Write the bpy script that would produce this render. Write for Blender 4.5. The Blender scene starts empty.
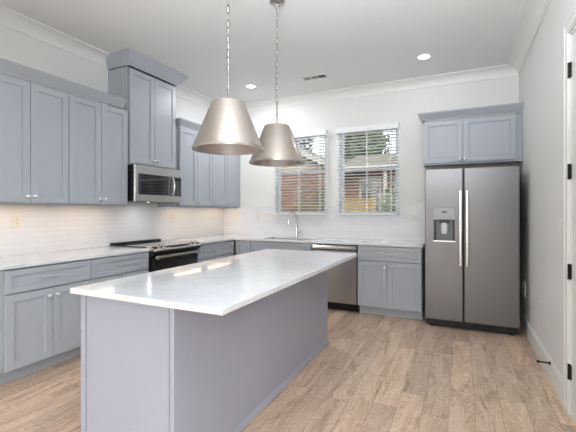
import bpy, bmesh, math, random
from mathutils import Vector, Matrix
random.seed(7)
C = bpy.context.scene.collection
SC = bpy.context.scene

# ------------------------------------------------------------------ camera, sky, lights, exposure
cam_d = bpy.data.cameras.new('camera')
cam = bpy.data.objects.new('camera', cam_d); C.objects.link(cam)
cam.location = (3.7079, -5.2714, 1.323)
cam.rotation_euler = (math.radians(90), 0, 0.44)
cam_d.sensor_width = 36.0
cam_d.lens = 367.3 / 576 * 36
cam_d.shift_y = -5.27 / 576
cam_d.clip_start = 0.05; cam_d.clip_end = 300
SC.camera = cam

w = bpy.data.worlds.new('sky'); SC.world = w; w.use_nodes = True
nt = w.node_tree; bg = nt.nodes['Background']
sky = nt.nodes.new('ShaderNodeTexSky'); sky.sky_type = 'NISHITA'
sky.sun_disc = False; sky.sun_elevation = math.radians(38); sky.sun_rotation = math.radians(160)
sky.air_density = 1.0; sky.dust_density = 3.0; sky.ozone_density = 1.0
hs = nt.nodes.new('ShaderNodeHueSaturation'); hs.inputs['Saturation'].default_value = .35
nt.links.new(sky.outputs[0], hs.inputs['Color']); nt.links.new(hs.outputs[0], bg.inputs[0]); bg.inputs[1].default_value = 0.42

def area(name, loc, rot, sx, sy, power, col=(1, 1, 1), parent=None, spread=None, shape='RECTANGLE'):
    l = bpy.data.lights.new(name, 'AREA'); l.shape = shape; l.size = sx
    if shape in ('RECTANGLE', 'ELLIPSE'): l.size_y = sy
    l.energy = power; l.color = col
    if spread: l.spread = math.radians(spread)
    o = bpy.data.objects.new(name, l); C.objects.link(o); o.location = loc; o.rotation_euler = rot
    if parent is not None: o.parent = parent
    return o
R90 = math.radians(90)
# daylight through the big rear windows of the open-plan room behind the camera (facing +Y)
area('rear_window_daylight', (1.25, -9.44, 1.45), (R90, 0, 0), 1.7, 2.1, 2, (0.80, 0.90, 1.0))
area('rear_window_daylight', (3.25, -9.44, 1.45), (R90, 0, 0), 1.5, 2.1, 10, (0.80, 0.90, 1.0))
# fill lamps added at the side walls, brightening left cabinets and right wall
area('right_fill_light', (4.33, -6.0, 2.0), (0, R90, 0), 1.3, 1.7, 25, (0.80, 0.90, 1.0))
area('left_fill_light', (0.02, -6.4, 1.5), (0, -R90, 0), 1.9, 1.7, 1, (0.80, 0.90, 1.0))
# added fill lamp aimed up and forward to lift ceiling and upper walls
area('ceiling_fill_light', (3.3, -5.0, 2.2), (math.radians(140), 0, .03), .8, .8, 64, (.84, .92, 1), spread=125)

SC.view_settings.view_transform = 'Standard'
SC.view_settings.look = 'None'
SC.view_settings.gamma = 1.0
SC.view_settings.use_curve_mapping = False
SC.view_settings.exposure = 0.40

# ------------------------------------------------------------------ materials
def srgb(r, g, b):
    f = lambda c: (c / 255 / 12.92) if c / 255 <= .04045 else ((c / 255 + .055) / 1.055) ** 2.4
    return (f(r), f(g), f(b), 1)
def mat(name, col, rough=.5, metal=0.0, spec=.5, bump=None, var=None, emit=None, estr=0, coat=0):
    m = bpy.data.materials.new(name); m.use_nodes = True
    n = m.node_tree; b = n.nodes['Principled BSDF']
    b.inputs['Base Color'].default_value = col; b.inputs['Roughness'].default_value = rough
    b.inputs['Metallic'].default_value = metal; b.inputs['Specular IOR Level'].default_value = spec
    b.inputs['Coat Weight'].default_value = coat
    if emit: b.inputs['Emission Color'].default_value = emit; b.inputs['Emission Strength'].default_value = estr
    tc = n.nodes.new('ShaderNodeTexCoord')
    if var:
        sc_, amt, stretch = var
        mp = n.nodes.new('ShaderNodeMapping'); mp.inputs['Scale'].default_value = stretch
        no = n.nodes.new('ShaderNodeTexNoise'); no.inputs['Scale'].default_value = sc_; no.inputs['Detail'].default_value = 5
        mr = n.nodes.new('ShaderNodeMapRange'); mr.inputs[1].default_value = .3; mr.inputs[2].default_value = .7
        mr.inputs[3].default_value = 1 - amt; mr.inputs[4].default_value = 1 + amt
        mx = n.nodes.new('ShaderNodeMix'); mx.data_type = 'RGBA'; mx.blend_type = 'MULTIPLY'; mx.inputs[0].default_value = 1
        mx.inputs[6].default_value = col
        n.links.new(tc.outputs['Object'], mp.inputs[0]); n.links.new(mp.outputs[0], no.inputs['Vector'])
        n.links.new(no.outputs['Fac'], mr.inputs[0])
        cb = n.nodes.new('ShaderNodeCombineColor')
        for i in range(3): n.links.new(mr.outputs[0], cb.inputs[i])
        n.links.new(cb.outputs[0], mx.inputs[7]); n.links.new(mx.outputs[2], b.inputs['Base Color'])
    if bump:
        no = n.nodes.new('ShaderNodeTexNoise'); no.inputs['Scale'].default_value = bump[0]; no.inputs['Detail'].default_value = 3
        n.links.new(tc.outputs['Object'], no.inputs['Vector'])
        bp = n.nodes.new('ShaderNodeBump'); bp.inputs['Strength'].default_value = bump[1]; bp.inputs['Distance'].default_value = .01
        n.links.new(no.outputs['Fac'], bp.inputs['Height']); n.links.new(bp.outputs[0], b.inputs['Normal'])
    return m

M = {}
M['wall'] = mat('wall_paint', srgb(232, 231, 227), .75, bump=(90, .03), var=(3, .012, (1, 1, 1)))
M['ceil'] = mat('ceiling_paint', srgb(232, 232, 230), .85, var=(2, .01, (1, 1, 1)))
M['trim'] = mat('trim_paint', srgb(236, 235, 230), .4, var=(4, .01, (1, 1, 1)))
M['cab'] = mat('blue_grey_cabinet_paint', srgb(174, 179, 186), .38, var=(6, .015, (1, 1, 1)))
M['cabin'] = mat('cabinet_underside', srgb(150, 140, 125), .6, var=(8, .05, (1, 6, 1)))
M['isl'] = mat('island_paint', srgb(166, 169, 184), .42, var=(5, .012, (1, 1, 1)))
M['gap'] = mat('dark_gap', srgb(40, 44, 52), .8, var=(5, .05, (1, 1, 1)))
M['chrome'] = mat('polished_chrome', srgb(215, 217, 220), .12, 1.0, var=(20, .03, (1, 1, 1)))
M['nickel'] = mat('brushed_nickel', srgb(158, 148, 139), .31, 1.0, coat=.7, var=(4, .06, (1, 1, 18)))
M['bright'] = mat('bright_satin_chrome', srgb(226, 227, 229), .25, .55, var=(8, .02, (1, 1, 1)))
M['shade'] = mat('lacquered_taupe_metal', srgb(182, 171, 162), .30, .72, coat=.6, var=(3, .03, (1, 1, 14)))
M['chain'] = mat('dark_nickel_chain', srgb(120, 116, 112), .25, 1.0, var=(4, .06, (1, 1, 1)))
M['satin'] = mat('satin_grey_panel', srgb(158, 160, 164), .35, .3, var=(4, .03, (1, 1, 1)))
M['steel_d'] = mat('dishwasher_stainless', srgb(182, 178, 176), .34, 1.0, var=(5, .05, (25, 25, .6)))
M['steel'] = mat('brushed_stainless', srgb(123, 122, 123), .37, 1.0, var=(5, .05, (25, 25, .6)))
M['steel_l'] = mat('light_stainless', srgb(205, 203, 200), .25, 1.0, var=(5, .04, (1, 1, 25)))
M['black'] = mat('black_enamel', srgb(16, 17, 20), .3, var=(5, .05, (1, 1, 1)))
M['blackglass'] = mat('black_glass', srgb(10, 11, 13), .05, spec=.6, coat=.5, var=(5, .03, (1, 1, 1)))
M['mwglass'] = mat('microwave_glass', srgb(20, 25, 30), .06, spec=.9, coat=1, var=(5, .03, (1, 1, 1)))
M['plate'] = mat('white_plastic', srgb(232, 230, 224), .35, var=(9, .01, (1, 1, 1)))
M['ivory'] = mat('ivory_plastic', srgb(228, 220, 208), .4, var=(9, .01, (1, 1, 1)))
M['slat'] = mat('blind_slat', srgb(244, 245, 246), .45, var=(9, .01, (1, 1, 1)))
M['vinyl'] = mat('white_vinyl', srgb(240, 243, 246), .4, var=(9, .01, (1, 1, 1)))
M['hinge'] = mat('black_hinge', srgb(22, 20, 20), .45, .3, var=(9, .05, (1, 1, 1)))
M['rubber'] = mat('black_rubber', srgb(15, 14, 14), .7, var=(9, .05, (1, 1, 1)))
M['greyplast'] = mat('grey_plastic', srgb(120, 122, 126), .4, .2, var=(9, .03, (1, 1, 1)))
M['whiteplast'] = mat('white_gloss_plastic', srgb(228, 229, 230), .3, var=(9, .02, (1, 1, 1)))
M['led'] = mat('led_diffuser', (1, .8, .55, 1), .5, emit=(1, .70, .42, 1), estr=5)
M['lens'] = mat('downlight_lens', (1, 1, 1, 1), .5, emit=(1, .93, .82, 1), estr=6)
M['display'] = mat('display', srgb(8, 10, 12), .1, var=(9, .02, (1, 1, 1)))
M['bulb'] = mat('frosted_bulb', srgb(240, 238, 230), .3, var=(9, .01, (1, 1, 1)))

def quartz():
    m = mat('white_quartz', srgb(226, 227, 228), .09, spec=.5, coat=.3)
    n = m.node_tree; b = n.nodes['Principled BSDF']; tc = n.nodes['Texture Coordinate']
    wv = n.nodes.new('ShaderNodeTexNoise'); wv.inputs['Scale'].default_value = 2.2; wv.inputs['Detail'].default_value = 8
    wv.inputs['Distortion'].default_value = 1.6
    cr = n.nodes.new('ShaderNodeValToRGB'); e = cr.color_ramp.elements
    e[0].position = .46; e[0].color = srgb(227, 228, 230); e[1].position = .54; e[1].color = srgb(227, 228, 230)
    k = cr.color_ramp.elements.new(.5); k.color = srgb(220, 222, 225)
    sp = n.nodes.new('ShaderNodeTexNoise'); sp.inputs['Scale'].default_value = 160
    mr = n.nodes.new('ShaderNodeMapRange'); mr.inputs[3].default_value = .95; mr.inputs[4].default_value = 1.03
    cb = n.nodes.new('ShaderNodeCombineColor')
    mx = n.nodes.new('ShaderNodeMix'); mx.data_type = 'RGBA'; mx.blend_type = 'MULTIPLY'; mx.inputs[0].default_value = 1
    n.links.new(tc.outputs['Object'], wv.inputs['Vector']); n.links.new(tc.outputs['Object'], sp.inputs['Vector'])
    n.links.new(wv.outputs['Fac'], cr.inputs[0]); n.links.new(sp.outputs['Fac'], mr.inputs[0])
    for i in range(3): n.links.new(mr.outputs[0], cb.inputs[i])
    n.links.new(cr.outputs[0], mx.inputs[6]); n.links.new(cb.outputs[0], mx.inputs[7]); n.links.new(mx.outputs[2], b.inputs['Base Color'])
    return m
M['quartz'] = quartz()

def brick(name, axes, c1, c2, mortar, bw, bh, ms, rough, bumpd=.3, coat=0, offset=.5, distance=.002):
    m = mat(name, c1, rough, coat=coat)
    n = m.node_tree; b = n.nodes['Principled BSDF']; tc = n.nodes['Texture Coordinate']
    sx = n.nodes.new('ShaderNodeSeparateXYZ'); cx = n.nodes.new('ShaderNodeCombineXYZ')
    n.links.new(tc.outputs['Object'], sx.inputs[0])
    n.links.new(sx.outputs[axes[0]], cx.inputs[0]); n.links.new(sx.outputs[axes[1]], cx.inputs[1])
    bt = n.nodes.new('ShaderNodeTexBrick'); bt.inputs['Scale'].default_value = 1; bt.offset = offset
    bt.inputs['Color1'].default_value = c1; bt.inputs['Color2'].default_value = c2; bt.inputs['Mortar'].default_value = mortar
    bt.inputs['Brick Width'].default_value = bw; bt.inputs['Row Height'].default_value = bh; bt.inputs['Mortar Size'].default_value = ms
    bt.inputs['Mortar Smooth'].default_value = .3
    n.links.new(cx.outputs[0], bt.inputs['Vector']); n.links.new(bt.outputs['Color'], b.inputs['Base Color'])
    bp = n.nodes.new('ShaderNodeBump'); bp.invert = True; bp.inputs['Strength'].default_value = bumpd; bp.inputs['Distance'].default_value = distance
    n.links.new(bt.outputs['Fac'], bp.inputs['Height']); n.links.new(bp.outputs[0], b.inputs['Normal'])
    return m
tc1, tc2, tcm = srgb(230, 229, 231), srgb(227, 227, 229), srgb(216, 216, 218)
M['tile_l'] = brick('white_tile_left', (1, 2), tc1, tc2, tcm, .20, .0508, .0018, .18, .1)
M['tile_b'] = brick('white_tile_back', (0, 2), tc1, tc2, tcm, .20, .0508, .0018, .18, .1)
M['redbrick'] = brick('house_brick', (0, 2), srgb(112, 68, 46), srgb(74, 48, 36), srgb(112, 98, 84), .22, .075, .010, .9)
M['siding'] = brick('house_siding', (0, 2), srgb(150, 142, 124), srgb(146, 138, 120), srgb(104, 96, 84), 6.0, .15, .012, .8)

def wood_floor():
    m = mat('oak_planks', (1, 1, 1, 1), .42)
    n = m.node_tree; b = n.nodes['Principled BSDF']; tc = n.nodes['Texture Coordinate']; L = n.links
    sx = n.nodes.new('ShaderNodeSeparateXYZ'); L.new(tc.outputs['Object'], sx.inputs[0])
    def bricknode(c1, c2, mort):
        bt = n.nodes.new('ShaderNodeTexBrick'); bt.inputs['Scale'].default_value = 1
        bt.offset = .37; bt.offset_frequency = 2; bt.squash = .72; bt.squash_frequency = 3
        bt.inputs['Brick Width'].default_value = 1.15; bt.inputs['Row Height'].default_value = .158
        bt.inputs['Mortar Size'].default_value = .0011; bt.inputs['Mortar Smooth'].default_value = .2
        bt.inputs['Color1'].default_value = c1; bt.inputs['Color2'].default_value = c2; bt.inputs['Mortar'].default_value = mort
        cx = n.nodes.new('ShaderNodeCombineXYZ'); L.new(sx.outputs[1], cx.inputs[0]); L.new(sx.outputs[0], cx.inputs[1])
        L.new(cx.outputs[0], bt.inputs['Vector']); return bt
    bt = bricknode((0, 0, 0, 1), (1, 1, 1, 1), (.5, .5, .5, 1))          # random value per plank
    rnd = n.nodes.new('ShaderNodeSeparateColor'); L.new(bt.outputs['Color'], rnd.inputs[0])
    off = n.nodes.new('ShaderNodeMath'); off.operation = 'MULTIPLY'; off.inputs[1].default_value = 37.0; L.new(rnd.outputs[0], off.inputs[0])
    # grain coordinates: stretched along Y, shifted per plank
    ax = n.nodes.new('ShaderNodeMath'); ax.operation = 'MULTIPLY'; ax.inputs[1].default_value = 1.0; L.new(sx.outputs[0], ax.inputs[0])
    ay = n.nodes.new('ShaderNodeMath'); ay.operation = 'MULTIPLY'; ay.inputs[1].default_value = .16; L.new(sx.outputs[1], ay.inputs[0])
    gv = n.nodes.new('ShaderNodeCombineXYZ'); L.new(ax.outputs[0], gv.inputs[0]); L.new(ay.outputs[0], gv.inputs[1]); L.new(off.outputs[0], gv.inputs[2])
    n1 = n.nodes.new('ShaderNodeTexNoise'); n1.inputs['Scale'].default_value = 11; n1.inputs['Detail'].default_value = 8; n1.inputs['Roughness'].default_value = .72; n1.inputs['Distortion'].default_value = .8
    L.new(gv.outputs[0], n1.inputs['Vector'])
    # cathedral rings: contour bands of a smooth noise
    ay2 = n.nodes.new('ShaderNodeMath'); ay2.operation = 'MULTIPLY'; ay2.inputs[1].default_value = .38; L.new(sx.outputs[1], ay2.inputs[0])
    gv2 = n.nodes.new('ShaderNodeCombineXYZ'); L.new(ax.outputs[0], gv2.inputs[0]); L.new(ay2.outputs[0], gv2.inputs[1]); L.new(off.outputs[0], gv2.inputs[2])
    n2 = n.nodes.new('ShaderNodeTexNoise'); n2.inputs['Scale'].default_value = 7; n2.inputs['Detail'].default_value = 1.5; L.new(gv2.outputs[0], n2.inputs['Vector'])
    ml = n.nodes.new('ShaderNodeMath'); ml.operation = 'MULTIPLY'; ml.inputs[1].default_value = 130; L.new(n2.outputs['Fac'], ml.inputs[0])
    sn = n.nodes.new('ShaderNodeMath'); sn.operation = 'SINE'; L.new(ml.outputs[0], sn.inputs[0])
    mr = n.nodes.new('ShaderNodeMapRange'); mr.inputs[1].default_value = -1; mr.inputs[2].default_value = 1; mr.inputs[3].default_value = .87; mr.inputs[4].default_value = 1.05
    L.new(sn.outputs[0], mr.inputs[0])
    cr = n.nodes.new('ShaderNodeValToRGB'); e = cr.color_ramp.elements
    e[0].position = .28; e[0].color = srgb(148, 122, 104); e[1].position = .72; e[1].color = srgb(226, 206, 187)
    k = cr.color_ramp.elements.new(.5); k.color = srgb(210, 184, 161)
    L.new(n1.outputs['Fac'], cr.inputs[0])
    tr = n.nodes.new('ShaderNodeValToRGB'); e = tr.color_ramp.elements
    e[0].position = 0; e[0].color = (.76, .72, .70, 1); e[1].position = 1; e[1].color = (1.08, 1.04, .98, 1)
    k = tr.color_ramp.elements.new(.45); k.color = (.93, .91, .90, 1)
    L.new(rnd.outputs[0], tr.inputs[0])
    def mul(a, bb):
        mx = n.nodes.new('ShaderNodeMix'); mx.data_type = 'RGBA'; mx.blend_type = 'MULTIPLY'; mx.inputs[0].default_value = 1
        L.new(a, mx.inputs[6]); L.new(bb, mx.inputs[7]); return mx.outputs[2]
    cb = n.nodes.new('ShaderNodeCombineColor')
    for i in range(3): L.new(mr.outputs[0], cb.inputs[i])
    c = mul(mul(cr.outputs[0], tr.outputs[0]), cb.outputs[0])
    mx = n.nodes.new('ShaderNodeMix'); mx.data_type = 'RGBA'; mx.inputs[7].default_value = srgb(126, 100, 82)
    L.new(bt.outputs['Fac'], mx.inputs[0]); L.new(c, mx.inputs[6]); L.new(mx.outputs[2], b.inputs['Base Color'])
    bp = n.nodes.new('ShaderNodeBump'); bp.invert = True; bp.inputs['Strength'].default_value = .35; bp.inputs['Distance'].default_value = .002
    L.new(bt.outputs['Fac'], bp.inputs['Height']); L.new(bp.outputs[0], b.inputs['Normal'])
    return m
M['floor'] = wood_floor()

def glass():
    m = bpy.data.materials.new('window_glass'); m.use_nodes = True; n = m.node_tree; n.nodes.clear()
    o = n.nodes.new('ShaderNodeOutputMaterial'); t = n.nodes.new('ShaderNodeBsdfTransparent'); g = n.nodes.new('ShaderNodeBsdfGlossy')
    t.inputs[0].default_value = (.96, .97, .97, 1); g.inputs['Roughness'].default_value = .02
    f = n.nodes.new('ShaderNodeFresnel'); f.inputs[0].default_value = 1.45; mx = n.nodes.new('ShaderNodeMixShader')
    n.links.new(f.outputs[0], mx.inputs[0]); n.links.new(t.outputs[0], mx.inputs[1]); n.links.new(g.outputs[0], mx.inputs[2]); n.links.new(mx.outputs[0], o.inputs[0])
    return m
M['glass'] = glass()
M['leaf'] = mat('leaf_green', srgb(72, 92, 54), .6, var=(3, .35, (1, 1, 1)))
M['bark'] = mat('bark', srgb(96, 82, 70), .9, var=(8, .2, (1, 1, .2)))
M['grass'] = mat('lawn', srgb(84, 90, 58), .9, var=(2, .3, (1, 1, 1)))
M['shingle'] = mat('roof_shingle', srgb(112, 108, 94), .9, var=(30, .12, (1, 1, 1)))
M['fence'] = mat('fence_wood', srgb(134, 112, 68), .8, var=(10, .2, (6, 1, .3)))
M['housetrim'] = mat('house_trim', srgb(150, 148, 140), .6, var=(5, .02, (1, 1, 1)))

# ------------------------------------------------------------------ mesh helpers
WL = {}
def tag(o, label=None, cat=None, group=None, kind=None):
    if label: o['label'] = label
    if cat: o['category'] = cat
    if group: o['group'] = group
    if kind: o['kind'] = kind
    return o
def thing(name, label, cat, loc=(0, 0, 0), group=None):
    o = bpy.data.objects.new(name, None); C.objects.link(o); o.location = loc; o.empty_display_size = .1
    WL[o] = Vector(loc); return tag(o, label, cat, group)
class MB:
    def __init__(s): s.bm = bmesh.new()
    def box(s, x0, x1, y0, y1, z0, z1):
        x0, x1 = min(x0, x1), max(x0, x1); y0, y1 = min(y0, y1), max(y0, y1); z0, z1 = min(z0, z1), max(z0, z1)
        v = [s.bm.verts.new(p) for p in ((x0, y0, z0), (x1, y0, z0), (x1, y1, z0), (x0, y1, z0), (x0, y0, z1), (x1, y0, z1), (x1, y1, z1), (x0, y1, z1))]
        for f in ((3, 2, 1, 0), (4, 5, 6, 7), (0, 1, 5, 4), (1, 2, 6, 5), (2, 3, 7, 6), (3, 0, 4, 7)): s.bm.faces.new([v[i] for i in f])
        return s
    def lathe(s, prof, o=(0, 0, 0), axis=(0, 0, 1), seg=32, close=False):
        """prof: list of (radius, height) along axis"""
        q = Vector((0, 0, 1)).rotation_difference(Vector(axis).normalized()); o = Vector(o); rings = []
        for r, h in prof:
            if r < 1e-6: rings.append([s.bm.verts.new(o + q @ Vector((0, 0, h)))]); continue
            rings.append([s.bm.verts.new(o + q @ Vector((r * math.cos(2 * math.pi * i / seg), r * math.sin(2 * math.pi * i / seg), h))) for i in range(seg)])
        pairs = list(zip(rings, rings[1:]))
        if close: pairs.append((rings[-1], rings[0]))
        for a, b in pairs:
            for i in range(seg):
                j = (i + 1) % seg
                if len(a) == 1 and len(b) == 1: continue
                if len(a) == 1: s.bm.faces.new((a[0], b[j], b[i]))
                elif len(b) == 1: s.bm.faces.new((a[i], a[j], b[0]))
                else: s.bm.faces.new((a[i], a[j], b[j], b[i]))
        return s
    def cyl(s, p0, p1, r0, r1=None, seg=20):
        p0, p1 = Vector(p0), Vector(p1); r1 = r0 if r1 is None else r1; h = (p1 - p0).length
        return s.lathe([(0, 0), (r0, 0), (r1, h), (0, h)], p0, p1 - p0, seg)
    def tube(s, pts, r, seg=10, closed=False):
        pts = [Vector(p) for p in pts]; n = len(pts); rings = []; up = None
        rr = r if isinstance(r, (list, tuple)) else [r] * n
        for i in range(n):
            a = pts[(i - 1) % n] if (closed or i > 0) else pts[i]; b = pts[(i + 1) % n] if (closed or i < n - 1) else pts[i]
            d = (b - a).normalized()
            if up is None: up = d.orthogonal().normalized()
            up = (up - d * up.dot(d)).normalized(); sd = d.cross(up)
            rings.append([s.bm.verts.new(pts[i] + rr[i] * (up * math.cos(2 * math.pi * k / seg) + sd * math.sin(2 * math.pi * k / seg))) for k in range(seg)])
        for i in range(n if closed else n - 1):
            a, b = rings[i], rings[(i + 1) % n]
            for k in range(seg): s.bm.faces.new((a[k], a[(k + 1) % seg], b[(k + 1) % seg], b[k]))
        if not closed:
            s.bm.faces.new(rings[0][::-1]); s.bm.faces.new(rings[-1])
        return s
    def sweep(s, prof, path, closed_path=False):
        """prof: closed list of (out, z) ; path: list of (x, y, nx, ny) with miter normals already scaled"""
        rings = [[s.bm.verts.new((x + nx * o, y + ny * o, z)) for o, z in prof] for x, y, nx, ny in path]
        m = len(prof)
        for a, b in zip(rings, rings[1:]):
            for k in range(m): s.bm.faces.new((a[k], b[k], b[(k + 1) % m], a[(k + 1) % m]))
        s.bm.faces.new(rings[0]); s.bm.faces.new(rings[-1][::-1]); return s
    def prism(s, poly, y0, y1, fn):
        """extrude a polygon (a, b) between depths y0, y1; fn(a, b, d) -> xyz"""
        A = [s.bm.verts.new(fn(a, b, y0)) for a, b in poly]; B = [s.bm.verts.new(fn(a, b, y1)) for a, b in poly]; n = len(poly)
        s.bm.faces.new(A[::-1]); s.bm.faces.new(B)
        for i in range(n): s.bm.faces.new((A[i], A[(i + 1) % n], B[(i + 1) % n], B[i]))
        return s
    def grid(s, us, vs, hole, d0, d1, fn):
        """solid slab with rectangular holes; hole(i, j) True = open cell"""
        nu, nv = len(us), len(vs); V = {}
        def vt(i, j, k):
            if (i, j, k) not in V: V[i, j, k] = s.bm.verts.new(fn(us[i], vs[j], (d0, d1)[k]))
            return V[i, j, k]
        solid = lambda i, j: 0 <= i < nu - 1 and 0 <= j < nv - 1 and not hole(i, j)
        for i in range(nu - 1):
            for j in range(nv - 1):
                if not solid(i, j): continue
                s.bm.faces.new([vt(i, j, 0), vt(i, j + 1, 0), vt(i + 1, j + 1, 0), vt(i + 1, j, 0)])
                s.bm.faces.new([vt(i, j, 1), vt(i + 1, j, 1), vt(i + 1, j + 1, 1), vt(i, j + 1, 1)])
                for di, dj, a, b in ((-1, 0, (i, j), (i, j + 1)), (1, 0, (i + 1, j), (i + 1, j + 1)), (0, -1, (i, j), (i + 1, j)), (0, 1, (i, j + 1), (i + 1, j + 1))):
                    if not solid(i + di, j + dj):
                        s.bm.faces.new([vt(*a, 0), vt(*b, 0), vt(*b, 1), vt(*a, 1)])
        return s
    def build(s, name, m, parent=None, bevel=0, smooth=False, seg=1, loc=None):
        bmesh.ops.recalc_face_normals(s.bm, faces=s.bm.faces)
        base = WL[parent] if parent is not None else (Vector(loc) if loc else Vector((0, 0, 0)))
        bmesh.ops.translate(s.bm, verts=s.bm.verts, vec=-base)
        me = bpy.data.meshes.new(name); s.bm.to_mesh(me); s.bm.free(); me.materials.append(M[m])
        if smooth:
            for p in me.polygons: p.use_smooth = True
            me.set_sharp_from_angle(angle=math.radians(35))
        o = bpy.data.objects.new(name, me); C.objects.link(o); WL[o] = base
        if parent is not None: o.parent = parent
        elif loc: o.location = loc
        if bevel:
            b = o.modifiers.new('bevel', 'BEVEL'); b.width = bevel; b.segments = seg; b.limit_method = 'ANGLE'
        return o
def struct(name, mb, m, parent=None, **k): return tag(mb.build(name, m, parent, **k), kind='structure')

# ------------------------------------------------------------------ dimensions
W, H, HC = 4.35, 3.094, 2.977          # room width, ceiling height, crown bottom
YR = -9.5                              # rear wall behind the camera
FL = lambda a, z, d: (d, a, z)         # left wall frame: a along Y, d outward +X
FB = lambda a, z, d: (a, -d, z)        # back wall frame: a along X, d outward -Y
FR = lambda a, z, d: (W - d, a, z)     # right wall frame
WIN = [(1.00, 1.885), (2.05, 2.937)]; WZ0, WZ1 = 1.262, 2.53     # outer edges of casings
OP = [(1.032, 1.853), (2.082, 2.905)]; OZ0, OZ1 = 1.285, 2.50    # wall openings

# ------------------------------------------------------------------ shell
struct('floor', MB().box(-.15, W + .15, YR - .15, .15, -.12, 0), 'floor')
struct('ceiling', MB().box(-.15, W + .15, YR - .15, .15, H, H + .12), 'ceil')
struct('wall_left', MB().box(-.15, 0, YR, .15, 0, H), 'wall')
us = [0, OP[0][0], OP[0][1], OP[1][0], OP[1][1], W + .15]; vs = [0, OZ0, OZ1, H]
struct('wall_back', MB().grid(us, vs, lambda i, j: j == 1 and i in (1, 3), 0, -.15, FB), 'wall')
DY0, DY1, DZ = -3.23, -2.345, 2.472    # door opening in the right wall
us = [YR, -7.5, -5.7, DY0, DY1, 0]; vs = [0, .5, DZ, H]
struct('wall_right', MB().grid(us, vs, lambda i, j: (j == 1 and i == 0 and False) or (i == 3 and j < 2) or (i == 1 and j == 1), 0, -.15, FR), 'wall')
us = [0, .4, 2.1, 2.5, 4.0, W]; vs = [0, .35, 2.55, H]
struct('wall_front', MB().grid(us, vs, lambda i, j: j == 1 and i in (1, 3), 0, -.15, lambda a, z, d: (a, YR + d, z)), 'wall')
# crown mouldings (cove profile)
def cove(depth, z0, z1):
    p = [(0, z0), (.012, z0), (.012, z0 + .012)]
    for i in range(9):
        t = i / 8 * math.pi / 2
        p.append((.012 + (depth - .024) * (1 - math.cos(t)), z0 + .012 + (z1 - z0 - .026) * math.sin(t)))
    p += [(depth - .010, z1 - .012), (depth, z1 - .012), (depth, z1), (0, z1)]
    return p
cp = cove(.13, HC, H - .0005)
struct('trim_1', MB().sweep(cp, [(0, YR, 1, 0), (0, 0, 1, -1), (W, 0, -1, -1), (W, YR, -1, 0)]), 'trim')
tag(bpy.data.objects['trim_1'], 'white cove crown moulding where walls meet ceiling')
bp = [(0, 0), (.016, 0), (.016, .138), (.010, .150), (.006, .162), (0, .165)]
def base_run(name, path): struct(name, MB().sweep(bp, path), 'trim')
base_run('baseboard_right', [(W, -2.254, -1, 0), (W, -.002, -1, 0)])
base_run('baseboard_rear', [(W, YR + .001, -1, 0), (W, DY0 - .091, -1, 0)])
base_run('baseboard_left', [(0, YR + .001, 1, 0), (0, -3.80, 1, 0)])
base_run('baseboard_back', [(3.31, 0, 0, -1), (W - .02, 0, 0, -1)])

# door on the right wall
def door():
    r = thing('door_1', None, None, (W, DY0, 0)); tag(r, 'white panelled interior door with black hinges, right wall', kind='structure')
    c = MB()   # casing with stepped profile
    for (o0, o1, d) in ((.000, .090, .012), (.012, .088, .017), (.066, .086, .022)):
        c.grid([DY0 - o1, DY0 - o0, DY1 + o0, DY1 + o1], [0, DZ + o0, DZ + o1], lambda i, j: i == 1 and j == 0, d - .012, d, FR)
    c.build('casing', 'trim', r, bevel=.002)
    j = MB(); j.box(W + .15, W, DY1 - .02, DY1, 0, DZ); j.box(W + .15, W, DY0, DY0 + .02, 0, DZ); j.box(W + .15, W, DY0, DY1, DZ - .02, DZ)
    j.build('jamb', 'trim', r)
    y0, y1, z1 = DY0 + .023, DY1 - .023, DZ - .023
    s = MB(); s.box(W + .012, W + .04, y0, y1, .008, z1)
    s.grid([y0 + .0005, y0 + .12, y1 - .12, y1 - .0005], [.0085, .22, 1.0, 1.15, z1 - .14, z1 - .0005], lambda i, j: i == 1 and j in (1, 3), -.0119, -.003, FR)
    sl = s.build('door_panel', 'trim', r)
    for z in (2.23, 1.576, .929, .282):
        h = MB(); h.cyl((W - .010, DY1 - .002, z - .05), (W - .010, DY1 - .002, z + .05), .008, seg=12)
        h.box(W + .001, W - .006, DY1 - .022, DY1 - .001, z - .048, z + .048); h.box(W - .0125, W - .014, DY1, DY1 + .014, z - .048, z + .048)
        h.build('hinge', 'hinge', r)
    k = MB(); k.lathe([(0, 0), (.03, 0), (.03, .008), (.011, .014), (.011, .04), (.026, .05), (.028, .062), (.02, .075), (0, .078)], (W + .003, y0 + .07, 1.0), (-1, 0, 0), 20)
    k.build('door_knob', 'hinge', sl, smooth=True)
door()

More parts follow.
